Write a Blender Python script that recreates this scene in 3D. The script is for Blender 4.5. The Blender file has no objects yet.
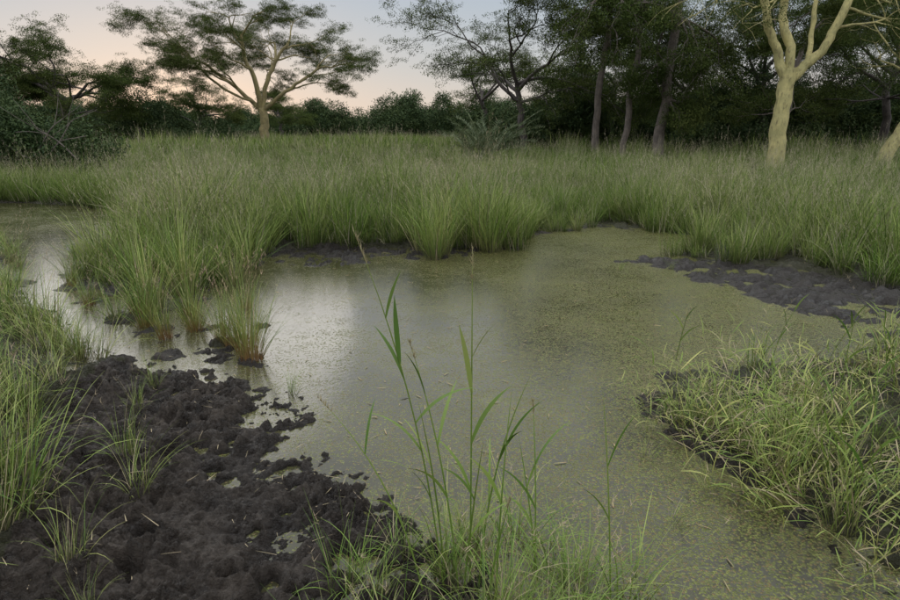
import bpy, math, random
import numpy as np
from mathutils import Vector, Matrix
rng=np.random.default_rng(7); random.seed(7)
S=bpy.context.scene
S.view_settings.view_transform='Standard'; S.view_settings.look='None'; S.view_settings.exposure=0

# ---------------------------------------------------------------- helpers
def mk_mesh(name,V,F,attrs=None,mat=None,smooth=False):
    V=np.asarray(V,dtype=np.float32); F=np.asarray(F,dtype=np.int32)
    me=bpy.data.meshes.new(name); me.vertices.add(len(V)); me.vertices.foreach_set('co',V.ravel())
    k=F.shape[1]; me.loops.add(F.size); me.loops.foreach_set('vertex_index',F.ravel())
    me.polygons.add(len(F)); me.polygons.foreach_set('loop_start',np.arange(0,F.size,k,dtype=np.int32))
    me.polygons.foreach_set('loop_total',np.full(len(F),k,dtype=np.int32))
    me.polygons.foreach_set('use_smooth',np.full(len(F),smooth,dtype=bool))
    for n,a in (attrs or {}).items():
        at=me.attributes.new(n,'FLOAT','POINT'); at.data.foreach_set('value',np.asarray(a,dtype=np.float32))
    me.update(calc_edges=True)
    if mat: me.materials.append(mat)
    return me
def obj(name,me,parent=None,link=True):
    o=bpy.data.objects.new(name,me)
    if link: S.collection.objects.link(o)
    if parent: o.parent=parent
    return o
def instances(name,coll,P,R,Sc,I,parent=None):
    P=np.asarray(P,dtype=np.float32)
    me=bpy.data.meshes.new(name); me.vertices.add(len(P)); me.vertices.foreach_set('co',P.ravel())
    a=me.attributes.new('rot','FLOAT_VECTOR','POINT'); a.data.foreach_set('vector',np.asarray(R,dtype=np.float32).ravel())
    a=me.attributes.new('scl','FLOAT_VECTOR','POINT'); a.data.foreach_set('vector',np.asarray(Sc,dtype=np.float32).ravel())
    a=me.attributes.new('idx','INT','POINT'); a.data.foreach_set('value',np.asarray(I,dtype=np.int32))
    me.update()
    o=obj(name,me,parent)
    ng=bpy.data.node_groups.new(name,'GeometryNodeTree')
    ng.interface.new_socket('Geometry',in_out='INPUT',socket_type='NodeSocketGeometry')
    ng.interface.new_socket('Geometry',in_out='OUTPUT',socket_type='NodeSocketGeometry')
    N=ng.nodes; gi=N.new('NodeGroupInput'); go=N.new('NodeGroupOutput')
    ip=N.new('GeometryNodeInstanceOnPoints'); ci=N.new('GeometryNodeCollectionInfo')
    ci.inputs['Collection'].default_value=coll; ci.inputs['Separate Children'].default_value=True; ci.inputs['Reset Children'].default_value=True
    def na(n,t):
        x=N.new('GeometryNodeInputNamedAttribute'); x.data_type=t; x.inputs['Name'].default_value=n
        return [s for s in x.outputs if s.enabled and s.name=='Attribute'][0]
    e=N.new('FunctionNodeEulerToRotation')
    ng.links.new(gi.outputs[0],ip.inputs['Points']); ng.links.new(ci.outputs[0],ip.inputs['Instance'])
    ip.inputs['Pick Instance'].default_value=True
    ng.links.new(na('idx','INT'),ip.inputs['Instance Index'])
    ng.links.new(na('rot','FLOAT_VECTOR'),e.inputs[0]); ng.links.new(e.outputs[0],ip.inputs['Rotation'])
    ng.links.new(na('scl','FLOAT_VECTOR'),ip.inputs['Scale'])
    ng.links.new(ip.outputs[0],go.inputs[0])
    m=o.modifiers.new('scatter','NODES'); m.node_group=ng
    return o

def _h(ix,iy,seed):
    n=(ix.astype(np.int64)*374761393+iy.astype(np.int64)*668265263+seed*982451653)&0x7fffffff
    n=((n^(n>>13))*1274126177)&0x7fffffff
    n=n^(n>>16)
    return (n&0xffff)/65535.0
def vn(x,y,seed=0):
    xi=np.floor(x);yi=np.floor(y);fx=x-xi;fy=y-yi
    fx=fx*fx*(3-2*fx);fy=fy*fy*(3-2*fy)
    a=_h(xi,yi,seed);b=_h(xi+1,yi,seed);c=_h(xi,yi+1,seed);d=_h(xi+1,yi+1,seed)
    return (a*(1-fx)+b*fx)*(1-fy)+(c*(1-fx)+d*fx)*fy*1.0-0.5
def fbm(x,y,seed=0,o=4,g=.5):
    s=0;a=1
    for i in range(o):
        s=s+a*vn(x,y,seed+i*17); x,y=x*1.7+y*1.1+1.7,-x*1.1+y*1.7-3.1;a*=g
    return s
def worley(x,y,seed=0):
    xi=np.floor(x);yi=np.floor(y);f1=np.full(x.shape,9.);f2=np.full(x.shape,9.);val=np.zeros(x.shape)
    for i in(-1,0,1):
        for j in(-1,0,1):
            cx=xi+i;cy=yi+j
            px=cx+_h(cx,cy,seed);py=cy+_h(cx,cy,seed+5)
            d=np.hypot(px-x,py-y); v=_h(cx,cy,seed+9)
            n=d<f1
            f2=np.where(n,f1,np.minimum(f2,d)); val=np.where(n,v,val); f1=np.where(n,d,f1)
    return f1,f2,val
def inside(x,y,poly):
    r=np.zeros(x.shape,bool);n=len(poly)
    for i in range(n):
        x1,y1=poly[i];x2,y2=poly[(i+1)%n]
        if y1==y2: continue
        c=((y1>y)!=(y2>y))&(x<(x2-x1)*(y-y1)/(y2-y1)+x1)
        r^=c
    return r
def sdist(x,y,poly):
    d=np.full(x.shape,1e9);n=len(poly)
    for i in range(n):
        x1,y1=poly[i];x2,y2=poly[(i+1)%n];ex=x2-x1;ey=y2-y1
        t=np.clip(((x-x1)*ex+(y-y1)*ey)/(ex*ex+ey*ey),0,1)
        d=np.minimum(d,np.hypot(x-x1-t*ex,y-y1-t*ey))
    return np.where(inside(x,y,poly),-d,d)

# ---------------------------------------------------------------- materials
def newmat(name):
    m=bpy.data.materials.new(name); m.use_nodes=True; m.node_tree.nodes.clear()
    return m,m.node_tree.nodes,m.node_tree.links
def mixc(N,L,fac,a,b,mode='MIX'):
    x=N.new('ShaderNodeMix'); x.data_type='RGBA'; x.blend_type=mode
    for s,v in((x.inputs[0],fac),(x.inputs[6],a),(x.inputs[7],b)):
        if isinstance(v,(int,float)): s.default_value=v
        elif isinstance(v,tuple): s.default_value=(*v,1)
        else: L.new(v,s)
    return x.outputs[2]
def math_(N,L,op,a,b=None,c=None,clamp=False):
    x=N.new('ShaderNodeMath'); x.operation=op; x.use_clamp=clamp
    for i,v in enumerate((a,b,c)):
        if v is None: continue
        if isinstance(v,(int,float)): x.inputs[i].default_value=v
        else: L.new(v,x.inputs[i])
    return x.outputs[0]
def maprange(N,L,v,a,b,c=0,d=1):
    x=N.new('ShaderNodeMapRange'); L.new(v,x.inputs[0])
    for i,q in enumerate((a,b,c,d)): x.inputs[i+1].default_value=q
    return x.outputs[0]
def attr(N,n):
    x=N.new('ShaderNodeAttribute'); x.attribute_name=n; return x.outputs['Fac']
def noise(N,L,co,sc,det=3,rough=.5):
    x=N.new('ShaderNodeTexNoise'); x.inputs['Scale'].default_value=sc; x.inputs['Detail'].default_value=det; x.inputs['Roughness'].default_value=rough
    L.new(co,x.inputs['Vector']); return x.outputs['Fac']
def geo_pos(N): return N.new('ShaderNodeNewGeometry').outputs['Position']

def leafmat(name,dark,light,yellow,root,seed,trans=.35,rough=.5,gloss=.06,patch=.35):
    m,N,L=newmat(name)
    oi=N.new('ShaderNodeObjectInfo').outputs['Random']
    r=attr(N,'rnd'); h=attr(N,'h'); k=attr(N,'kind')
    pos=geo_pos(N); pn=noise(N,L,pos,patch,2)
    c=mixc(N,L,r,dark,light)
    f=math_(N,L,'ADD',math_(N,L,'MULTIPLY',oi,.6),maprange(N,L,pn,.35,.65,-.25,.75),clamp=True)
    f2=math_(N,L,'MULTIPLY',f,math_(N,L,'POWER',r,1.2))
    c=mixc(N,L,f2,c,yellow)
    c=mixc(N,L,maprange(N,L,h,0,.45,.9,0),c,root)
    c=mixc(N,L,k,c,seed)
    d=N.new('ShaderNodeBsdfDiffuse'); L.new(c,d.inputs[0]); out=d.outputs[0]
    if trans>0:
        t=N.new('ShaderNodeBsdfTranslucent'); L.new(mixc(N,L,.3,c,yellow),t.inputs[0])
        a=N.new('ShaderNodeMixShader'); a.inputs[0].default_value=trans; L.new(out,a.inputs[1]); L.new(t.outputs[0],a.inputs[2]); out=a.outputs[0]
    if gloss>0:
        g=N.new('ShaderNodeBsdfGlossy'); g.inputs[1].default_value=rough; g.inputs[0].default_value=(.8,.85,.8,1)
        b=N.new('ShaderNodeMixShader'); b.inputs[0].default_value=gloss; L.new(out,b.inputs[1]); L.new(g.outputs[0],b.inputs[2]); out=b.outputs[0]
    o=N.new('ShaderNodeOutputMaterial'); L.new(out,o.inputs[0])
    return m
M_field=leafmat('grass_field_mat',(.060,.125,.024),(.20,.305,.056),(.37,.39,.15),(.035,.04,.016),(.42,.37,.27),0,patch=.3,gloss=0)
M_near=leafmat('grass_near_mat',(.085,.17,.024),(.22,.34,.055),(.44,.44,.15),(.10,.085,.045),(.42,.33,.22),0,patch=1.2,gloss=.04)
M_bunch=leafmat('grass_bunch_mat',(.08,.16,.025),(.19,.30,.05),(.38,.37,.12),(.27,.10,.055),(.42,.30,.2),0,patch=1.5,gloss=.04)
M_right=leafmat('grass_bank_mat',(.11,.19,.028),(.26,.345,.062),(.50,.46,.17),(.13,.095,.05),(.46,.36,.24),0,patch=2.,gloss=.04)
M_leafA=leafmat('acacia_leaf_mat',(.04,.065,.02),(.09,.125,.038),(.14,.16,.05),(.05,.08,.02),(.1,.1,.03),0,gloss=0,patch=.2)
M_leafB=leafmat('bush_leaf_mat',(.025,.05,.02),(.06,.10,.035),(.10,.13,.045),(.03,.06,.02),(.08,.08,.03),0,gloss=.02,patch=.3)

def barkmat(name,a,b,c,sc=3):
    m,N,L=newmat(name)
    pos=N.new('ShaderNodeTexCoord').outputs['Object']
    n1=noise(N,L,pos,sc,5,.6); 
    mp=N.new('ShaderNodeMapping'); mp.inputs['Scale'].default_value=(1,1,.3); L.new(pos,mp.inputs[0])
    n2=noise(N,L,mp.outputs[0],sc*5,6,.7)
    col=mixc(N,L,maprange(N,L,n1,.4,.6),a,b); col=mixc(N,L,maprange(N,L,n2,.52,.68),col,c)
    p=N.new('ShaderNodeBsdfPrincipled'); L.new(col,p.inputs['Base Color']); p.inputs['Roughness'].default_value=.75
    bp=N.new('ShaderNodeBump'); bp.inputs['Strength'].default_value=1.; bp.inputs['Distance'].default_value=.1; L.new(n2,bp.inputs['Height']); L.new(bp.outputs[0],p.inputs['Normal'])
    o=N.new('ShaderNodeOutputMaterial'); L.new(p.outputs[0],o.inputs[0]); return m
M_fever=barkmat('fever_bark',(.68,.60,.27),(.48,.44,.20),(.24,.20,.10),2.2)
M_fever2=barkmat('fever_bark_far',(.40,.33,.15),(.30,.25,.12),(.18,.14,.08))
M_dark=barkmat('dark_bark',(.11,.09,.08),(.075,.062,.06),(.17,.15,.13))
M_mid=barkmat('grey_bark',(.23,.19,.165),(.15,.125,.11),(.30,.26,.23))

# ---------------------------------------------------------------- terrain layout (metres)
WATER=[(1.42,.3),(1.34,1.68),(1.345,2.05),(1.354,2.5),(1.23,2.79),(1.12,3.27),(1.33,3.74),(2.16,3.95),(2.9,4.1),(3.22,4.36),(3.15,4.76),
(3.0,5.25),(2.745,5.93),(2.46,6.88),(2.12,7.35),(3.3,8.2),(3.96,9.45),(2.55,10.2),(1.23,9.3),(.97,8.2),(-.12,7.45),(-.87,7.35),(-1.43,7.05),(-2.25,7.35),
(-2.35,5.6),(-2.5,4.95),(-3.56,5.93),(-4.57,6.88),(-5.5,8.5),(-5.3,9.45),(-7.0,12.9),(-10,14.3),(-15,14.6),(-15,10.5),(-6.8,9.0),(-5.4,7.46),(-4.0,5.5),(-2.95,4.6),
(-2.3,3.95),(-1.5,3.65),(-.946,3.27),(-.667,2.785),(-.353,2.33),(-.12,2.11),(.11,1.88),(.3,1.68),(.4,1.2),(.5,.3)]
ISL=[(-1.72,4.22,.2),(-2.15,4.35,.14),(-1.35,3.9,.13),(-2.75,4.95,.2),(-3.4,5.4,.16),(-1.6,4.75,.1),(-2.35,4.55,.12),(-2.0,4.0,.1),(-3.0,5.2,.1),(-3.9,6.0,.16),(-1.95,4.65,.09),(-1.6,3.95,.08),(-4.3,6.5,.13)]
MUD1=[(-2.6,7.0),(-2.3,8.1),(-1.2,8.3),(0,8.2),(.6,8.5),(1.0,8.2),(0,7.2)]
MUD2=[(2.0,7.2),(2.5,7.75),(3.8,7.0),(4.7,5.8),(6.0,4.9),(5.4,3.8),(3.2,4.0),(2.9,4.5),(2.6,6.)]
MUD3=[(-2.3,3.8),(-2.15,2.95),(-1.8,2.3),(-1.5,1.7),(-1.2,.2),(.5,.2),(.4,1.7),(-.1,2.2),(-.8,3.3),(-1.5,3.9)]
def sd_water(x,y):
    s=sdist(x,y,WATER)+.16*fbm(x*1.6,y*1.6,3,5)
    for cx,cy,r in ISL:
        s=np.maximum(s,r-np.hypot(x-cx,(y-cy))+.09*fbm(x*5,y*5,8,3))
    return s
pits=[(rng.uniform(-2.3,.3),rng.uniform(1.1,4.),rng.uniform(.02,.055),rng.uniform(.015,.05)) for _ in range(440)]
pits+=[(rng.uniform(2.3,5.),rng.uniform(4.,7.8),rng.uniform(.05,.09),rng.uniform(.03,.05)) for _ in range(140)]
pits+=[(rng.uniform(-2.4,.9),rng.uniform(7.2,8.4),rng.uniform(.05,.09),rng.uniform(.03,.05)) for _ in range(90)]
def height(x,y,sd,detail=True):
    sm=lambda a,b,v:(lambda t:t*t*(3-2*t))(np.clip((v-a)/(b-a),0,1))
    r=np.hypot(x,y)
    z=np.where(sd>0,(.080-.035*sm(3.5,6,r))*(1-np.exp(-np.maximum(sd,0)/.4))+.03*sm(.6,1.4,sd),np.maximum(-.14,sd*.28))
    z=z+.65*sm(14,55,r)
    z=z+.08*fbm(x*.5,y*.5,21,3)*sm(0,1.5,sd)*sm(4,9,r)
    if detail:
        near=r<16
        xn=x[near];yn=y[near];sn=sd[near]
        amp=sm(-.15,.18,sn)*(1-.6*sm(9,16,r[near]))
        wx=xn+.10*fbm(xn*9,yn*9,50,4);wy=yn+.10*fbm(xn*9,yn*9,60,4)
        f1,f2,v=worley(wx*10,wy*10,2); g1,g2,v2=worley(wx*26,wy*26,12); 
        e1=np.clip((f2-f1)*6,0,1); e2=np.clip((g2-g1)*4,0,1)
        zone=sm(-.2,.2,fbm(xn*1.8,yn*1.8,77,3))
        zone2=sm(-.15,.25,fbm(xn*2.3,yn*2.3,177,3))
        dz=.036*e1*(v+.2)*zone+.025*e2*v2*zone2+.062*fbm(xn*4,yn*4,31,3,.5)+.034*fbm(xn*13,yn*13,35,5,.66)+.03*np.maximum(0,fbm(xn*26,yn*26,46,3,.65))-.033
        for px,py,pr,pd in pits:
            q=(np.abs(xn-px)<.25)&(np.abs(yn-py)<.25)
            dx=xn[q]-px;dy=yn[q]-py; d2=(dx*dx+dy*dy)/(pr*pr)*(1+.35*np.sin(3*np.arctan2(dy,dx)+px*50))
            dz[q]+=-pd*np.exp(-d2**1.5)+.3*pd*np.exp(-((np.sqrt(d2)-1.6)/.45)**2)
        z[near]=z[near]+dz*amp
    return z
def axis(lo,hi,step,g,end_lo,end_hi,g2=None):
    a=list(np.arange(lo,hi,step)); s=step;v=a[-1]
    while v<end_hi: s*=g; v+=s; a.append(v)
    s=step;v=a[0];b=[]
    while v>end_lo: s*=(g2 or g); v-=s; b.append(v)
    return np.array(b[::-1]+a)
ax=axis(-2.3,.6,.0080,1.017,-700,700,1.03); ay=axis(1.35,3.4,.0080,1.015,-60,1200,1.2)
X,Y=np.meshgrid(ax,ay); x=X.ravel();y=Y.ravel()
sd=sd_water(x,y); z=height(x,y,sd)
nx=len(ax);ny=len(ay)
i=np.arange(nx*ny).reshape(ny,nx)
F=np.stack([i[:-1,:-1],i[:-1,1:],i[1:,1:],i[1:,:-1]],-1).reshape(-1,4)
m12=inside(x,y,MUD1)|inside(x,y,MUD2)
mudm=m12|inside(x,y,MUD3)|(sd<.12)
m,N,L=newmat('mud_ground')
pos=geo_pos(N); wet=attr(N,'wet'); gr=attr(N,'grassy')
n1=noise(N,L,pos,2.2,5,.6); n2=noise(N,L,pos,70,7,.75); n3=noise(N,L,pos,7,6,.7); n4=noise(N,L,pos,260,3,.6); n5=noise(N,L,pos,18,5,.65)
c=mixc(N,L,maprange(N,L,n1,.35,.65),(.038,.028,.020),(.078,.060,.045))
c=mixc(N,L,maprange(N,L,n2,.45,.65,0,.85),c,(.15,.122,.097))
c=mixc(N,L,maprange(N,L,n3,.38,.58,.85,0),c,(.018,.013,.010))
c=mixc(N,L,math_(N,L,'MULTIPLY',wet,.85),c,(.012,.009,.007))
c=mixc(N,L,math_(N,L,'MULTIPLY',gr,.6),c,(.06,.065,.025))
p=N.new('ShaderNodeBsdfPrincipled'); L.new(c,p.inputs['Base Color'])
rg=math_(N,L,'SUBTRACT',maprange(N,L,n3,.42,.62,.18,.72),math_(N,L,'MULTIPLY',wet,.12),clamp=True); L.new(rg,p.inputs['Roughness'])
p.inputs['IOR'].default_value=1.5
bp=N.new('ShaderNodeBump'); bp.inputs['Strength'].default_value=1.; bp.inputs['Distance'].default_value=.025; L.new(math_(N,L,'ADD',math_(N,L,'ADD',n2,math_(N,L,'MULTIPLY',n4,.25)),math_(N,L,'MULTIPLY',n5,2.2)),bp.inputs['Height']); L.new(bp.outputs[0],p.inputs['Normal'])
o=N.new('ShaderNodeOutputMaterial'); L.new(p.outputs[0],o.inputs[0]); M_mud=m
obj('ground',mk_mesh('ground',np.stack([x,y,z],1),F,{'wet':np.maximum(np.exp(-np.maximum(z,0)/.035),np.where(m12,.85,0)),'grassy':np.where(mudm,0,1)},M_mud,True))
def ground_at(px,py):
    px=np.asarray(px,float);py=np.asarray(py,float)
    s=sd_water(px,py); return height(px,py,s,False),s

# water
m,N,L=newmat('duckweed_water')
pos=geo_pos(N); sx=N.new('ShaderNodeSeparateXYZ'); L.new(pos,sx.inputs[0])
big=noise(N,L,pos,.9,4,.6); med=noise(N,L,pos,5,5,.7); fin=noise(N,L,pos,28,4,.65)
gx=maprange(N,L,math_(N,L,'SUBTRACT',sx.outputs[0],math_(N,L,'MULTIPLY',sx.outputs[1],.12)),-1.9,.9,.14,.74)
D=math_(N,L,'ADD',gx,math_(N,L,'MULTIPLY',math_(N,L,'SUBTRACT',big,.5),1.0))
D=math_(N,L,'ADD',D,math_(N,L,'MULTIPLY',math_(N,L,'SUBTRACT',med,.5),1.6))
D=math_(N,L,'ADD',D,math_(N,L,'MULTIPLY',math_(N,L,'SUBTRACT',fin,.5),1.5))
vo=N.new('ShaderNodeTexVoronoi'); vo.inputs['Scale'].default_value=120; L.new(pos,vo.inputs['Vector'])
sc=N.new('ShaderNodeSeparateColor'); L.new(vo.outputs['Color'],sc.inputs[0])
leaf=math_(N,L,'LESS_THAN',sc.outputs[0],D)
dome=maprange(N,L,vo.outputs['Distance'],.25,.6,1,0)
leaf=math_(N,L,'MULTIPLY',leaf,maprange(N,L,vo.outputs['Distance'],.5,.62,1,.35))
dc=mixc(N,L,sc.outputs[1],(.10,.125,.024),(.25,.275,.062)); dc=mixc(N,L,math_(N,L,'GREATER_THAN',sc.outputs[2],.82),dc,(.21,.155,.06))
dc=mixc(N,L,maprange(N,L,med,.38,.66,0,.65),dc,(.085,.078,.030))
wc=mixc(N,L,maprange(N,L,big,.35,.65),(.040,.039,.019),(.075,.070,.032))
col=mixc(N,L,leaf,wc,dc)
p=N.new('ShaderNodeBsdfPrincipled'); L.new(col,p.inputs['Base Color']); L.new(maprange(N,L,leaf,0,1,.10,.36),p.inputs['Roughness']); p.inputs['IOR'].default_value=1.48
bp=N.new('ShaderNodeBump'); bp.inputs['Strength'].default_value=.6; bp.inputs['Distance'].default_value=.0035
L.new(math_(N,L,'ADD',math_(N,L,'MULTIPLY',leaf,dome),math_(N,L,'MULTIPLY',fin,.5)),bp.inputs['Height']); L.new(bp.outputs[0],p.inputs['Normal'])
o=N.new('ShaderNodeOutputMaterial'); L.new(p.outputs[0],o.inputs[0])
obj('pond_water',mk_mesh('pond_water',[(-16,-1,0),(9,-1,0),(9,16,0),(-16,16,0)],[(0,1,2,3)],None,m))

# ---------------------------------------------------------------- grass geometry
class MB:
    def __init__(s): s.V=[];s.F=[];s.h=[];s.r=[];s.k=[];s.n=0
    def add(s,V,F,h,r,k):
        s.V.append(V);s.F.append(F+s.n);s.h.append(h);s.r.append(r);s.k.append(k);s.n+=len(V)
    def mesh(s,name,mat):
        return mk_mesh(name,np.concatenate(s.V),np.concatenate(s.F),{'h':np.concatenate(s.h),'rnd':np.concatenate(s.r),'kind':np.concatenate(s.k)},mat)
def blades(mb,base,az,th0,bend,Ln,W,Sg=4,h=(0,1),kind=0,taper=2.,rnd=None,leafy=False,twist=.5,side_az=None):
    n=len(base); az=np.broadcast_to(az,n);th0=np.broadcast_to(th0,n);bend=np.broadcast_to(bend,n);Ln=np.broadcast_to(Ln,n);W=np.broadcast_to(W,n)
    P=np.zeros((n,Sg+1,3));P[:,0]=base; 
    for s in range(1,Sg+1):
        th=th0+bend*((s-.5)/Sg)**1.4
        st=Ln/Sg
        P[:,s,0]=P[:,s-1,0]+np.sin(th)*np.cos(az)*st
        P[:,s,1]=P[:,s-1,1]+np.sin(th)*np.sin(az)*st
        P[:,s,2]=P[:,s-1,2]+np.cos(th)*st
    t=np.linspace(0,1,Sg+1)
    if leafy: w=np.sin(np.clip(t*.93+.1,0,1)*math.pi)**.7
    else: w=1-t**taper*.93
    a2=(az if side_az is None else side_az)+rng.normal(0,twist,n)
    side=np.stack([-np.sin(a2),np.cos(a2),rng.normal(0,.2,n)],1)
    off=side[:,None,:]*(w[None,:,None]*W[:,None,None]*.5)
    V=np.stack([P-off,P+off],2).reshape(-1,3)
    b=(np.arange(n)*(Sg+1)*2)[:,None]+np.arange(Sg)[None,:]*2
    F=np.stack([b,b+1,b+3,b+2],-1).reshape(-1,4)
    hh=h[0]+(h[1]-h[0])*t
    r=rng.random(n) if rnd is None else np.broadcast_to(rnd,n)
    mb.add(V,F,np.tile(np.repeat(hh,2),n),np.repeat(r,(Sg+1)*2),np.full(n*(Sg+1)*2,float(kind)))
    return P
def tuft(name,mat,n,rad,Lr,Wr,th,bend,fan=.7,Sg=4,stalks=0,stL=(.8,1.1),dry=.08,sw=1.):
    mb=MB()
    a=rng.random(n)*2*math.pi; rr=rad*np.sqrt(rng.random(n))
    base=np.stack([rr*np.cos(a),rr*np.sin(a),np.full(n,-.02)],1)
    az=a+rng.normal(0,fan,n)
    u=rng.random(n)
    kind=(rng.random(n)<dry)
    for kk in (0,1):
        q=kind==bool(kk)
        if q.sum()==0: continue
        blades(mb,base[q],az[q],(th*u*(.25+.75*rr/rad))[q],(bend[0]+(bend[1]-bend[0])*rng.random(n)**1.3)[q],(Lr[0]+(Lr[1]-Lr[0])*rng.random(n))[q],rng.uniform(*Wr,n)[q],Sg,kind=kk*.8)
    if stalks:
        a=rng.random(stalks)*6.283; rr=rad*.7*np.sqrt(rng.random(stalks)); base=np.stack([rr*np.cos(a),rr*np.sin(a),0*a],1)
        P=blades(mb,base,a,th*.6*rng.random(stalks),rng.uniform(.05,.5,stalks),rng.uniform(*stL,stalks),.0022*sw,5,kind=.45)
        k=10
        for j in range(k):
            f=rng.random(stalks); b=P[:,4]*(1-f[:,None])+P[:,5]*f[:,None]
            blades(mb,b,rng.random(stalks)*6.283,rng.uniform(.1,.9,stalks),.5,rng.uniform(.02,.05,stalks),.003*sw,1,h=(1,1),kind=1)
    return obj(name,mb.mesh(name,mat),link=False)
def coll(name,obs):
    c=bpy.data.collections.new(name)
    for o in obs:
        c.objects.link(o)
    return c
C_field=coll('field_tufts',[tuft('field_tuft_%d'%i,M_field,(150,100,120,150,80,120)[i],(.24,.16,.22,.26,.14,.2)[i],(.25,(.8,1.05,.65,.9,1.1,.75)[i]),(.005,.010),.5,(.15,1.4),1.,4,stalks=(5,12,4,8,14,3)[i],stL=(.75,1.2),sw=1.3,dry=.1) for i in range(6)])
C_far=coll('far_tufts',[tuft('far_tuft_%d'%i,M_field,110,.55,(.3,.9),(.016,.028),.3,(.2,1.),1.5,3,stalks=(4,16,6,10)[i],stL=(.7,1.1),sw=3) for i in range(4)])
C_near=coll('near_tufts',[tuft('near_tuft_%d'%i,M_near,50,.09,(.12,.62),(.003,.0065),.65,(.2,1.8),.9,6,stalks=2,stL=(.5,.72),dry=.12) for i in range(6)])
C_bunch=coll('bunch_tufts',[tuft('bunch_tuft_%d'%i,M_bunch,110,.07,(.25,.62),(.003,.006),.6,(.1,1.1),.6,6,stalks=9,stL=(.5,.75)) for i in range(4)])
C_tall=coll('tall_bunch_tufts',[tuft('tall_bunch_%d'%i,M_near,130,.11,(.35,1.0),(.0045,.008),.6,(.1,1.3),.5,6,stalks=11,stL=(.85,1.3)) for i in range(3)])
def sprawl(name,mat,ns,rad,Lr,th,bend,lw=(.0035,.009),ll=(.08,.22),nl=6):
    mb=MB()
    a=rng.random(ns)*6.283; rr=rad*np.sqrt(rng.random(ns)); base=np.stack([rr*np.cos(a),rr*np.sin(a),0*a],1)
    az=a+rng.normal(0,.8,ns)
    P=blades(mb,base,az,th*rng.random(ns),rng.uniform(*bend,ns),rng.uniform(*Lr,ns),.0028,7,h=(.1,.6),kind=.3,taper=6)
    for j in range(nl):
        f=(j+.8)/nl*7*.97; i0=min(int(f),6); fr=f-i0
        b=P[:,i0]*(1-fr)+P[:,i0+1]*fr
        dry=(rng.random(ns)<(.55 if j<2 else .14))
        for kk in (0,1):
            q=dry==bool(kk); nq=q.sum()
            if nq: blades(mb,b[q],az[q]+(1.1 if j%2 else -1.1)+rng.normal(0,.7,nq),rng.uniform(.2,1.1,nq),rng.uniform(.1,1.5,nq),rng.uniform(*ll,nq),rng.uniform(*lw,nq),4,h=(.35,1),leafy=True,kind=kk*.85)
    return obj(name,mb.mesh(name,mat),link=False)
C_spr=coll('sprawl_tufts',[sprawl('sprawl_%d'%i,M_right,13,.13,(.15,.65),.95,(.1,1.3)) for i in range(6)])

def scatter(name,C,nC,pts,sc=(.8,1.2),zs=(.85,1.2),tilt=.12):
    pts=np.asarray(pts,float); n=len(pts); h,_=ground_at(pts[:,0],pts[:,1])
    P=np.stack([pts[:,0],pts[:,1],np.maximum(h,-.03)-.01],1)
    R=np.stack([rng.normal(0,tilt,n),rng.normal(0,tilt,n),rng.random(n)*6.283],1)
    s=rng.uniform(*sc,n)*(1+.6*fbm(pts[:,0]*.8,pts[:,1]*.8,90,3)); Sc=np.stack([s,s,s*rng.uniform(*zs,n)],1)
    return instances(name,C,P,R,Sc,rng.integers(0,nC,n))
def mudmask(px,py): return inside(px,py,MUD1)|inside(px,py,MUD2)|inside(px,py,MUD3)
def samp(n,x0,x1,y0,y1,f=None):
    px=rng.uniform(x0,x1,n);py=rng.uniform(y0,y1,n); s=sd_water(px,py)
    k=(s>.06)&~mudmask(px,py)
    k&=(s>.7)|(fbm(px*1.3,py*1.3,66,2)>-.12+.0*s)|(rng.random(n)<.25)
    if f is not None: k&=f(px,py,s)
    return np.stack([px[k],py[k]],1)
fov=lambda px,py,s:(np.abs(px)<.85*py+2.5)
lowz=lambda a,b:(a<-4.2)&(b<12.)&(a<-.55*b)
A=samp(6200,-17,17,4.6,16,lambda a,b,s:fov(a,b,s)&((b>7)|(a>3.)|(a<-2.2))&~((b<5.8)&(a>-5)&(a<2))&~lowz(a,b))
A2=samp(2500,-15,-3,4.6,13,lambda a,b,s:fov(a,b,s)&lowz(a,b))
B=samp(3800,-33,33,16,34,fov)
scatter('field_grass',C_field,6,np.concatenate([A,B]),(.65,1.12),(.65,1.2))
scatter('low_marsh_grass',C_near,6,A2[:900],(.6,.95),(.6,1.0))
Cc=samp(3600,-90,90,32,105,fov)
scatter('distant_field_grass',C_far,4,Cc,(1.0,1.6),(.7,1.1))
# left bank near grass
Lf=samp(580,-5.5,-1.5,1.2,5.0,lambda a,b,s:(a<-2.2-.12*(b-2))|((b<2.7)&(a<-1.45)))
scatter('left_bank_grass',C_near,6,Lf,(.55,1.05))
# right bank
Rb=samp(2200,1.1,5,.8,4.1,lambda a,b,s:(s>.03)&(fbm(a*2.5,b*2.5,44,2)>-.06))
scatter('right_bank_grass',C_spr,6,Rb[:330],(.55,1.05),(.5,1.05),.3)
Rb2=samp(400,1.2,5,.8,4.1); scatter('right_bank_fine_grass',C_near,6,Rb2[:170],(.4,.95))
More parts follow.
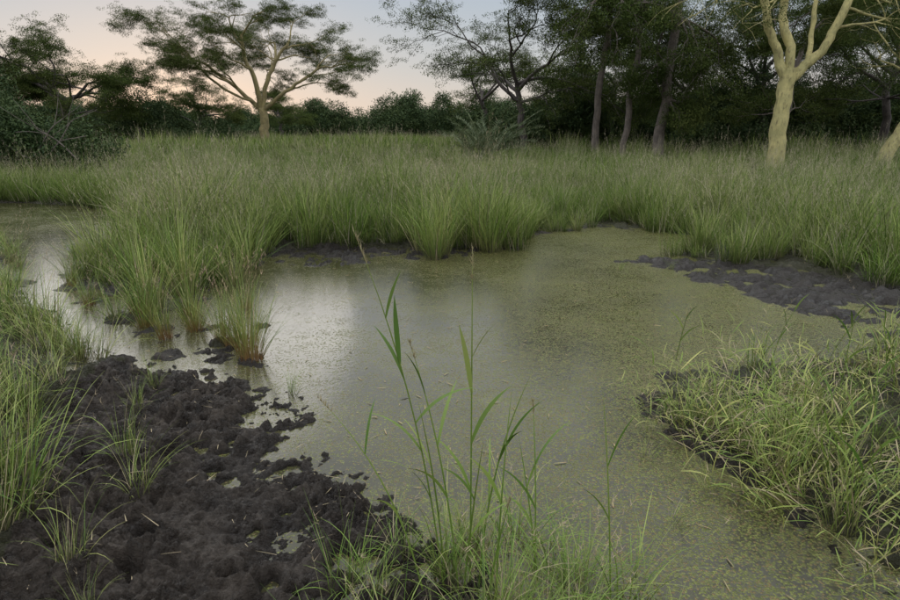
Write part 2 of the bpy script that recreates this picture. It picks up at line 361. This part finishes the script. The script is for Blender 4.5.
# grass bunches standing in the mud and shallow water
bp_=[(-1.6,4.2),(-1.72,4.3),(-1.5,4.15),(-2.2,4.4),(-2.05,4.6),(-2.7,5.0),(-3.35,5.35),(-1.85,5.2),(-2.3,5.1),(-1.38,3.92),(-2.5,4.7),(-3.9,6.0)]
scatter('grass_bunch_in_water',C_bunch,4,bp_,(.75,1.05),(.85,1.1),.05)
tb=[(-.19,7.55),(-.1,7.75),(.56,8.05),(.42,8.2),(.75,8.35),(-.35,7.9),(-2.3,6.2),(-2.6,5.7),(-2.9,6.1),(-2.35,6.9),(3.4,7.9),(2.1,9.9),(-2.7,5.2),(.05,8.5),(-3.2,6.0),(4.1,7.4),(5.0,6.5),(-3.9,6.6),(-1.9,8.4),(1.2,9.3)]
scatter('tall_grass_bunch',C_tall,3,tb,(.85,1.15),(.85,1.15),.04)
fg=[(rng.normal(.13,.27),rng.uniform(1.35,2.0)) for _ in range(34)]
scatter('foreground_grass',C_near,6,fg,(.5,.95),(.6,1.05),.1)
scatter('grass_sprouts',C_near,6,[(-1.3,2.2),(.95,2.6),(-1.5,2.5),(1.05,2.9),(1.15,2.3),(2.6,6.9),(2.2,8.4),(-1.1,1.5),(-1.3,1.75),(-1.2,1.35),(2.0,6.9),(-.95,3.35),(-1.7,3.0),(-1.8,3.4),(.9,2.1)],(.3,.5))

# ---- tall foreground stems
def tallstem(mb,base,az,th,bend,Ln,leaves,head=True):
    for sa in (math.pi/2,math.pi):
        P=blades(mb,np.array([base]),az,th,bend,Ln,.0055,12,h=(.4,.8),rnd=.4,taper=5,twist=0,side_az=sa)[0]
    for f,da,t0,bd,l,w in leaves:
        q=f*12;i0=min(int(q),11);b=P[i0]*(1-q+i0)+P[i0+1]*(q-i0)
        blades(mb,np.array([b]),az+da,t0,bd,l,w*1.35,8,h=(.5,1),leafy=True,rnd=rng.random()*.7,twist=.3,side_az=math.pi/2+rng.normal(0,.6))
    if head:
        n=45;f=rng.random(n); b=P[11]*(1-f[:,None])+P[12]*f[:,None]
        blades(mb,b,rng.random(n)*6.283,rng.uniform(.1,.5,n),.3,rng.uniform(.012,.03,n),.0025,1,h=(1,1),kind=.8)
mb=MB()
tallstem(mb,(-.02,1.72,0),math.pi*.98,.10,.26,1.27,[(.28,.3,.3,1.2,.26,.009),(.42,.1,.5,1.2,.28,.010),(.5,3.2,.6,1.0,.24,.009),(.62,.1,.3,.4,.2,.008),(.66,2.9,-.1,.1,.22,.012),(.78,3.2,.2,.3,.16,.008)])
tallstem(mb,(.07,1.76,0),math.pi*.5,.03,.1,1.17,[(.3,1.2,.3,.9,.25,.009),(.45,-1.4,.3,.7,.24,.010),(.6,1.5,.12,.15,.24,.013),(.7,-1.6,.4,.5,.17,.009)])
tallstem(mb,(.03,1.7,0),math.pi*.8,.1,.3,.9,[(.4,1.2,.4,1,.25,.009),(.6,-1.4,.4,.7,.24,.009),(.8,1.5,.3,.5,.2,.009)])
tallstem(mb,(.1,1.74,0),0.3,.05,.4,.8,[(.4,1.2,.4,1,.25,.009),(.6,-1.4,.4,.7,.24,.009)],False)
tallstem(mb,(-.08,1.66,0),2.8,.2,.7,.8,[(.4,1.2,.4,1,.2,.008),(.7,-1.4,.4,.9,.2,.008)],True)
tallstem(mb,(.15,1.64,0),1.2,.05,.3,.75,[(.5,2.2,.3,.6,.22,.009),(.75,-1.,.4,.7,.2,.008)],False)
for k in range(6):
    tallstem(mb,(rng.normal(.08,.16),rng.uniform(1.5,1.85),0),rng.random()*6.28,rng.uniform(.03,.2),rng.uniform(.1,.5),rng.uniform(.4,.75),[(.4,1.2,.4,1,.22,.007),(.65,-1.4,.4,.7,.2,.007)],k%3==0)
for k in range(12):
    tallstem(mb,(rng.uniform(1.5,2.6),rng.uniform(2.0,3.9),.05),rng.random()*6.28,rng.uniform(.03,.4),rng.uniform(.1,.7),rng.uniform(.35,.65),[(.4,1.2,.4,1,.2,.008),(.65,-1.4,.4,.7,.18,.008),(.85,1.,.3,.7,.15,.007)],k%3==0)
obj('tall_reed_grass',mb.mesh('tall_reed_grass',M_near))

# straw litter and floating leaf scraps
mb=MB()
px=np.concatenate([rng.uniform(-2.2,.3,320),rng.uniform(1.2,4.5,150),rng.uniform(-2.5,1,100)]);py=np.concatenate([rng.uniform(1.3,4,320),rng.uniform(1.6,7.5,150),rng.uniform(7,8.8,100)])
s=sd_water(px,py); hz=height(px,py,s); k=s>0.03
blades(mb,np.stack([px,py,np.maximum(hz,0)+.008],1)[k],rng.random(k.sum())*6.283,rng.uniform(1.3,1.6,k.sum()),rng.uniform(-.2,.3,k.sum()),rng.uniform(.015,.11,k.sum()),rng.uniform(.0015,.004,k.sum()),4,kind=.8)
obj('straw_litter',mb.mesh('straw_litter',M_right))
mb=MB(); px=rng.uniform(-2.5,3,700);py=rng.uniform(1.4,8,700); s=sd_water(px,py);k=s<-.02;n=k.sum()
blades(mb,np.stack([px,py,np.full(700,.004)],1)[k],rng.random(n)*6.283,1.52,rng.uniform(0,.06,n),rng.uniform(.015,.07,n),rng.uniform(.003,.008,n),3,leafy=True,side_az=None,twist=.1,kind=.6)
obj('floating_leaf_scraps',mb.mesh('floating_leaf_scraps',M_bunch))

# ---------------------------------------------------------------- trees
def clump(name,mat,n,R,flat,lw,ll):
    d=rng.normal(0,1,(n,3)); d/=np.linalg.norm(d,axis=1)[:,None]; d*=(rng.random(n)**.45)[:,None]*R; d[:,2]*=flat
    mb=MB(); blades(mb,d,rng.random(n)*6.283,rng.uniform(.3,2.4,n),.4,rng.uniform(*ll,n),rng.uniform(*lw,n),1,h=(1,1),taper=1,twist=1.2)
    return obj(name,mb.mesh(name,mat),link=False)
C_ac=coll('acacia_leaf_clumps',[clump('acacia_clump_%d'%i,M_leafA,60,.5,.38,(.035,.065),(.07,.15)) for i in range(5)])
C_bu=coll('bush_leaf_clumps',[clump('bush_clump_%d'%i,M_leafB,80,.55,.8,(.06,.10),(.10,.2)) for i in range(5)])
class Tubes:
    def __init__(s): s.V=[];s.F=[];s.n=0
    def add(s,pts,rad,k=8):
        pts=np.asarray(pts,float); m=len(pts)
        T=np.gradient(pts,axis=0); T/=np.linalg.norm(T,axis=1)[:,None]+1e-9
        ref=np.array([1.,.2,.1]) if abs(T[0,0])<.8 else np.array([0,1.,.1])
        A=np.cross(T,ref);A/=np.linalg.norm(A,axis=1)[:,None]+1e-9;B=np.cross(T,A)
        th=np.arange(k)/k*2*math.pi
        R=np.asarray(rad)[:,None,None]
        V=pts[:,None,:]+R*(np.cos(th)[None,:,None]*A[:,None,:]+np.sin(th)[None,:,None]*B[:,None,:])
        s.V.append(V.reshape(-1,3)); b=np.arange(m-1)[:,None]*k; j=np.arange(k)[None,:]
        s.F.append(np.stack([b+j,b+(j+1)%k,b+k+(j+1)%k,b+k+j],-1).reshape(-1,4)+s.n); s.n+=m*k
    def mesh(s,name,mat): return mk_mesh(name,np.concatenate(s.V),np.concatenate(s.F),None,mat,True)
def smooth_path(pts,sub=5,wob=.0):
    P=[Vector(p) for p in pts];out=[]
    for i in range(len(P)-1):
        p0=P[max(i-1,0)];p1=P[i];p2=P[i+1];p3=P[min(i+2,len(P)-1)]
        for t in np.arange(sub)/sub:
            out.append(.5*((2*p1)+(p2-p0)*t+(2*p0-5*p1+4*p2-p3)*t*t+(3*p1-p0-3*p2+p3)*t**3))
    out.append(P[-1]); out=np.array([tuple(v) for v in out])
    out[1:-1]+=rng.normal(0,1,(len(out)-2,3))*wob
    return out
def grow(T,LP,p,d,Ln,r,depth,q):
    n=5; pts=[np.array(p)];d=np.array(d,float);rr=[r]
    for i in range(n):
        d=d+rng.normal(0,q['wob'],3); d[2]+=q['up'] ; 
        d/=np.linalg.norm(d); pts.append(pts[-1]+d*Ln/n); rr.append(r*(1-.45*(i+1)/n))
    T.add(pts,rr,6 if depth>1 else 4)
    if depth<=q.get('leafdepth',1):
        for i in range(1,n+1):
            for _ in range(q['leaves']):
                if rng.random()<q.get('dens',1): LP.append(pts[i]+rng.normal(0,1,3)*np.array([q['jit'],q['jit'],q['jit']*q['jz']]))
    if depth==0: return
    for c in range(q['k'] if depth>1 else q['k']+1):
        i=n if c<2 else int(rng.integers(2,n))
        e=rng.normal(0,1,3); e-=e.dot(d)*d; e/=np.linalg.norm(e)
        a=rng.uniform(*q['spread']); nd=d*math.cos(a)+e*math.sin(a); nd[2]=nd[2]*(1-q['flat'])+.02; nd/=np.linalg.norm(nd)
        grow(T,LP,pts[i],nd,Ln*rng.uniform(.62,.85),rr[i]*.75,depth-1,q)
def finish(name,T,LP,mat,C,loc,sc=(.7,1.2),nC=5):
    e=obj(name,T.mesh(name,mat)); 
    if LP:
        P=np.array(LP);n=len(P)
        R=np.stack([rng.normal(0,.25,n),rng.normal(0,.25,n),rng.random(n)*6.283],1);s=rng.uniform(*sc,n)
        instances('foliage',C,P,R,np.stack([s]*3,1),rng.integers(0,nC,n),e)
    return e
AC=dict(wob=.16,up=.0,leaves=1,jit=.35,jz=.35,k=3,spread=(.35,.95),flat=.45)
# left fever tree
rng=np.random.default_rng(21)
b=np.array([-14.9,50,.5])
T=Tubes();LP=[]
T.add(smooth_path([b+(0.1,0,-.2),b+(0,0,1.2),b+(.1,0,2.4),b+(-.1,.1,3.2)],4,.03),np.linspace(.42,.3,13),10)
for pts,r in [([(-.1,.1,3.),(-1.3,.4,4.1),(-2.6,.6,5.2),(-4.4,.3,6.6)],.2),([(-.1,.1,3.1),(-.2,-.5,5),(-.8,-.7,6.9),(-.9,-1,8.4)],.22),([(-.1,.1,3.1),(.5,.2,5.2),(1.3,.5,6.9),(2.2,.8,8.2)],.2),
              ([(0,.1,3.),(1.7,-.4,4.2),(3.3,-.6,5.2),(4.9,-.5,6.2)],.17),([(-.1,.1,3.2),(.2,1.2,5.4),(.6,2.4,7),(.4,3.4,8.5)],.16),([(-.6,.2,3.6),(-2.6,-.8,4.6),(-4.4,-1.2,6.3),(-5.6,-1,7.8)],.11)]:
    sp=smooth_path([b+np.array(p) for p in pts],4,.06); T.add(sp,np.linspace(r,r*.5,len(sp)),8)
    d=sp[-1]-sp[-3]; d/=np.linalg.norm(d)
    for k in range(4):
        dd=d+rng.normal(0,.5,3); dd[2]=abs(dd[2])*.4+.12; dd/=np.linalg.norm(dd); grow(T,LP,sp[-1-k*2],dd,2.1,r*.4,3,dict(AC,leaves=1,dens=.9,flat=.6,jit=.28))
finish('fever_tree',T,LP,M_fever2,C_ac,b,(.5,.85))
# right fever tree
b=np.array([11.6,22,.1]);T=Tubes();LP=[]
sp=smooth_path([b+(-.05,0,-.3),b+(.02,0,.7),b+(-.02,0,1.8),b+(.03,0,2.9),b+(.05,0,3.7)],4,.015);T.add(sp,np.linspace(.30,.24,len(sp))+.05*np.exp(-np.arange(len(sp))/1.5)+rng.normal(0,.008,len(sp)),14)
for pts,r in [([(0,0,3.3),(-.35,.1,4.2),(-.9,.0,5.2),(-1.4,-.2,6.6),(-1.5,-.3,8)],.17),([(.05,0,3.4),(.05,.1,4.4),(-.25,.3,5.4),(-.1,.3,7),(0,.4,8.4)],.17),([(.05,0,3.2),(.6,0,3.8),(1.15,-.1,4.4),(1.6,-.1,5.6),(2.1,0,7.2)],.18),([(.7,0,3.85),(.9,.4,4.8),(1.0,.6,6.2),(1.2,1,8)],.10)]:
    sp=smooth_path([b+np.array(p) for p in pts],5,.02); T.add(sp,np.linspace(r,r*.6,len(sp))+rng.normal(0,.005,len(sp)),10)
    d=sp[-1]-sp[-3]; d/=np.linalg.norm(d)
    for k in range(2):
        dd=d+rng.normal(0,.4,3); dd/=np.linalg.norm(dd); grow(T,LP,sp[-1],dd,2.4,r*.55,3,AC)
for (px,pz,dx) in [(1.7,5.6,1),(2.0,6.6,1),(-1.3,6.2,-1),(1.9,5.9,1),(1.3,4.9,1),(.0,6.0,-1)]:
    grow(T,LP,b+np.array([px,0,pz]),np.array([dx*.9,rng.normal(0,.4),.15]),1.6,.05,2,dict(AC,up=-.08,dens=.8))
finish('fever_tree.001',T,LP,M_fever,C_ac,b,(.35,.65))
b=np.array([17.0,24,.15]);T=Tubes();LP=[]
sp=smooth_path([b+(-.3,0,-.2),b+(.0,0,.8),b+(.7,0,2.0),b+(1.6,0,3.4),b+(2.1,0,5.5)],4,.02);T.add(sp,np.linspace(.28,.2,len(sp)),12)
for k in range(4): grow(T,LP,sp[-1],[rng.normal(0,.5),rng.normal(0,.5),.8],2.6,.12,3,AC)
grow(T,LP,sp[-6],[-.9,.1,.5],2.,.1,3,AC)
finish('fever_tree.002',T,LP,M_fever,C_ac,b,(.35,.65))
# generic tree
def gtree(name,x,y,h,r,lean,mat,C,q,depth=4,L0=2.6,k0=4,sc=(.6,1.05),low=None):
    z0=float(ground_at([x],[y])[0][0]); b=np.array([x,y,z0-.2]);T=Tubes();LP=[]
    sp=smooth_path([b,b+np.array([lean*.2,0,h*.35]),b+np.array([lean*.5+rng.normal(0,.2),0,h*.7]),b+np.array([lean,0,h])],5,.05)
    T.add(sp,np.linspace(r,r*.6,len(sp)),8)
    for k in range(k0):
        a=k/k0*6.283+rng.random(); grow(T,LP,sp[-1-(k%3)*2],[math.cos(a)*.8,math.sin(a)*.8,.6],L0*rng.uniform(.8,1.2),r*.5,depth-1,q)
    for (f,n,l) in (low or []):
        for k in range(n):
            a=rng.random()*6.283; grow(T,LP,sp[int(f*(len(sp)-1))],[math.cos(a),math.sin(a),.15],l,r*.25,2,q)
    return finish(name,T,LP,mat,C,b,sc)
gtree('acacia_tree',4.3,36,4.2,.24,-.5,M_dark,C_ac,dict(AC,dens=.9),4,3.0,5,low=[(.75,3,2.5)])
DR=dict(AC,up=-.03,flat=.2,leaves=1,dens=.9)
gtree('dark_trunk_tree',7.35,31.5,9.5,.2,.1,M_mid,C_ac,DR,4,2.4,4,low=[(.85,3,2.2)])
gtree('dark_trunk_tree.001',8.4,30,9.,.17,.6,M_mid,C_ac,DR,4,2.4,4,low=[(.85,3,2.),(.6,1,1.4)])
gtree('vine_covered_tree',9.8,29,8.5,.27,.4,M_mid,C_ac,dict(DR,up=-.18),4,2.4,4,low=[(.35,3,.8),(.55,4,1.1),(.75,5,1.8)])
LT=dict(AC,dens=.85)
gtree('acacia_tree.001',14.5,38,5,.25,.3,M_dark,C_ac,LT,4,2.8,5,low=[(.6,3,2.)])
gtree('acacia_tree.002',20,40,5,.25,-.3,M_dark,C_ac,AC,4,3,5,low=[(.6,3,2.5)])
gtree('acacia_tree.003',25,36,5,.25,.3,M_dark,C_ac,AC,4,3,5,low=[(.6,4,2.5)])
gtree('acacia_tree.004',11.,44,4.5,.22,.4,M_dark,C_ac,LT,4,2.5,5,low=[(.6,3,2.)])
gtree('acacia_tree.005',3.0,44,3.5,.2,-.8,M_dark,C_ac,dict(AC,dens=.6),4,2.4,4)
gtree('acacia_tree.010',17.5,33,5.5,.18,.5,M_mid,C_ac,LT,4,2.3,4,low=[(.5,3,1.6)])
gtree('acacia_tree.011',30,44,5.5,.2,.5,M_mid,C_ac,AC,4,3,5,low=[(.5,4,2.)])
# left trees
gtree('acacia_tree.006',-28.5,46,3.6,.3,.6,M_dark,C_ac,dict(AC,leaves=2,dens=.85),4,2.9,6,low=[(.7,4,2.6)])
gtree('acacia_tree.007',-35,44,4.2,.3,.3,M_dark,C_ac,dict(AC,leaves=2,dens=.85),4,3.2,6,low=[(.7,3,2.6)])
gtree('acacia_tree.008',-24.,60,2.8,.22,.2,M_dark,C_ac,AC,4,2.,5)
gtree('acacia_tree.009',-20,74,2.8,.22,.2,M_dark,C_ac,AC,4,1.9,5)
# bare fallen branches by the thicket
T=Tubes()
for k in range(4):
    p=np.array([rng.uniform(-14.5,-10.5),rng.uniform(18.2,18.8),rng.uniform(.5,1.1)]); grow(T,[],p,[rng.uniform(-1,1),0,rng.uniform(.1,.5)],rng.uniform(1.2,1.8),.025,1,dict(AC,wob=.1,flat=.1))
obj('bare_branches',T.mesh('bare_branches',M_mid))

def bushmass(name,cs,C=C_bu,sc=(.8,1.3),per=11):
    P=[]
    for (x,y,r,h) in cs:
        z0=float(ground_at([x],[y])[0][0]); n=int(per*(r*h)*2.2)
        d=rng.normal(0,1,(n,3)); d/=np.linalg.norm(d,axis=1)[:,None]; d*=(rng.random(n)**.35)[:,None]
        lump=1+.25*np.sin(d[:,0]*5+x)*np.cos(d[:,2]*6+y)
        P.append(np.stack([x+d[:,0]*r*lump,y+d[:,1]*r*lump,z0+np.abs(h*.42+d[:,2]*h*.58*lump)],1))
    P=np.concatenate(P);n=len(P);s=rng.uniform(*sc,n)
    R=rng.uniform(-.5,.5,(n,3));R[:,2]*=12
    return instances(name,C,P,R,np.stack([s]*3,1),rng.integers(0,5,n))
bushmass('thicket_bush',[(-13.9,19.2,1.8,2.5),(-11.9,19.6,1.2,1.6),(-16.2,20,2.4,3.4),(-18.,23,2.6,4.6),(-13.0,20.5,1.3,1.9)],per=24,sc=(.45,.8))
cs=[]
for i in range(80):
    x=rng.uniform(3,42);y=rng.uniform(37,48)+.1*x; cs.append((x,y,rng.uniform(1.,2.4),rng.uniform(1.8,4.2)+(3.6*rng.random()**1.6)*(x>6)))
for i in range(20):
    cs.append((rng.uniform(11,34),rng.uniform(33,37),rng.uniform(.7,1.5),rng.uniform(1.,2.4)))
bushmass('forest_understory',cs,sc=(.8,1.3),per=8.5)
cs=[]
for i in range(40):
    x=rng.uniform(-46,-19);y=rng.uniform(50,62); cs.append((x,y,rng.uniform(1.2,2.5),rng.uniform(1.6,4.6)*(1 if x<-24 else .55)))
bushmass('left_thicket',cs,sc=(.8,1.3),per=8)
cs=[]
for i in range(230):
    x=-130+260*(i+rng.random())/230;y=rng.uniform(95,135); hh=5.2+5*float(vn(np.array([x*.09]),np.array([.3]),4)[0])+3.5*rng.random()**2; cs.append((x,y,rng.uniform(1.6,4.),max(hh,4)))
bushmass('distant_treeline',cs,sc=(1.3,2.4),per=2.6)
# palm
b=np.array([1.5,27.,.45]);mb=MB()
for i in range(60):
    az=rng.random()*6.283; L0=rng.uniform(1.7,3.0); P=blades(mb,np.array([b+np.array([rng.normal(0,.35),rng.normal(0,.3),0])]),az,rng.uniform(.1,.9),rng.uniform(.7,1.4),L0,.03,10,h=(1,1))[0]
    for j in range(3,10):
        for t in (0,.33,.66):
            q=P[j]*(1-t)+P[j+1]*t
            for sg in (1,-1): blades(mb,np.array([q]),az+sg*.9,rng.uniform(.7,1.2),.5,.38*(1-.05*(j-3)),.028,2,h=(1,1),twist=.3)
obj('palm_bush',mb.mesh('palm_bush',leafmat('palm_mat',(.08,.12,.055),(.16,.2,.1),(.22,.24,.12),(.05,.075,.035),(.1,.1,.05),.2)))

# ---------------------------------------------------------------- world
w=bpy.data.worlds.new('World'); S.world=w; w.use_nodes=True; N=w.node_tree.nodes;L=w.node_tree.links
N.clear()
sun_el=math.radians(4); sun_rot=math.radians(-25)
sky=N.new('ShaderNodeTexSky'); sky.sky_type='NISHITA'; sky.sun_disc=False; sky.sun_elevation=sun_el; sky.sun_rotation=sun_rot; sky.air_density=1.2; sky.dust_density=2.0
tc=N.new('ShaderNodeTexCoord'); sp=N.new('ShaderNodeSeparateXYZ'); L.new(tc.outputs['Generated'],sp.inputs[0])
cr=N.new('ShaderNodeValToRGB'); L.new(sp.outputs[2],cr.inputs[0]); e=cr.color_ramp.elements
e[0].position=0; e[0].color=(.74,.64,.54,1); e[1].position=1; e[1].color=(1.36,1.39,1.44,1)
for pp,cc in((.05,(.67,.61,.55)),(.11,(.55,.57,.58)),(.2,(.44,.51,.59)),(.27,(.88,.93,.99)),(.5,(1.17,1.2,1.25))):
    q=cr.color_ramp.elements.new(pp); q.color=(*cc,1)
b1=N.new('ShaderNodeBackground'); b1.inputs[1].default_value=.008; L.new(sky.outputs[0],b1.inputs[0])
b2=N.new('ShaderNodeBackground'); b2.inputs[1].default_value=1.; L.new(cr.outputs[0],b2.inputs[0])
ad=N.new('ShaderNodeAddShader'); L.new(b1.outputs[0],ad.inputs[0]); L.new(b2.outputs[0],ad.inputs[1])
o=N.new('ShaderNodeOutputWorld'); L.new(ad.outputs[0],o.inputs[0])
ld=bpy.data.lights.new('sun','SUN'); ld.energy=.35; ld.angle=math.radians(30); ld.color=(1,.93,.84)
lo=bpy.data.objects.new('sun',ld); S.collection.objects.link(lo)
dirv=Vector((math.sin(sun_rot)*1.,math.cos(sun_rot),math.tan(math.radians(14)))); lo.rotation_euler=dirv.to_track_quat('Z','Y').to_euler()

cam=bpy.data.cameras.new('camera'); cam.lens=24; cam.sensor_width=36; cam.clip_end=3000; cam.clip_start=.05
co=bpy.data.objects.new('camera',cam); S.collection.objects.link(co); co.location=(0,0,1.5); co.rotation_euler=(math.radians(90-15.2),0,0); S.camera=co
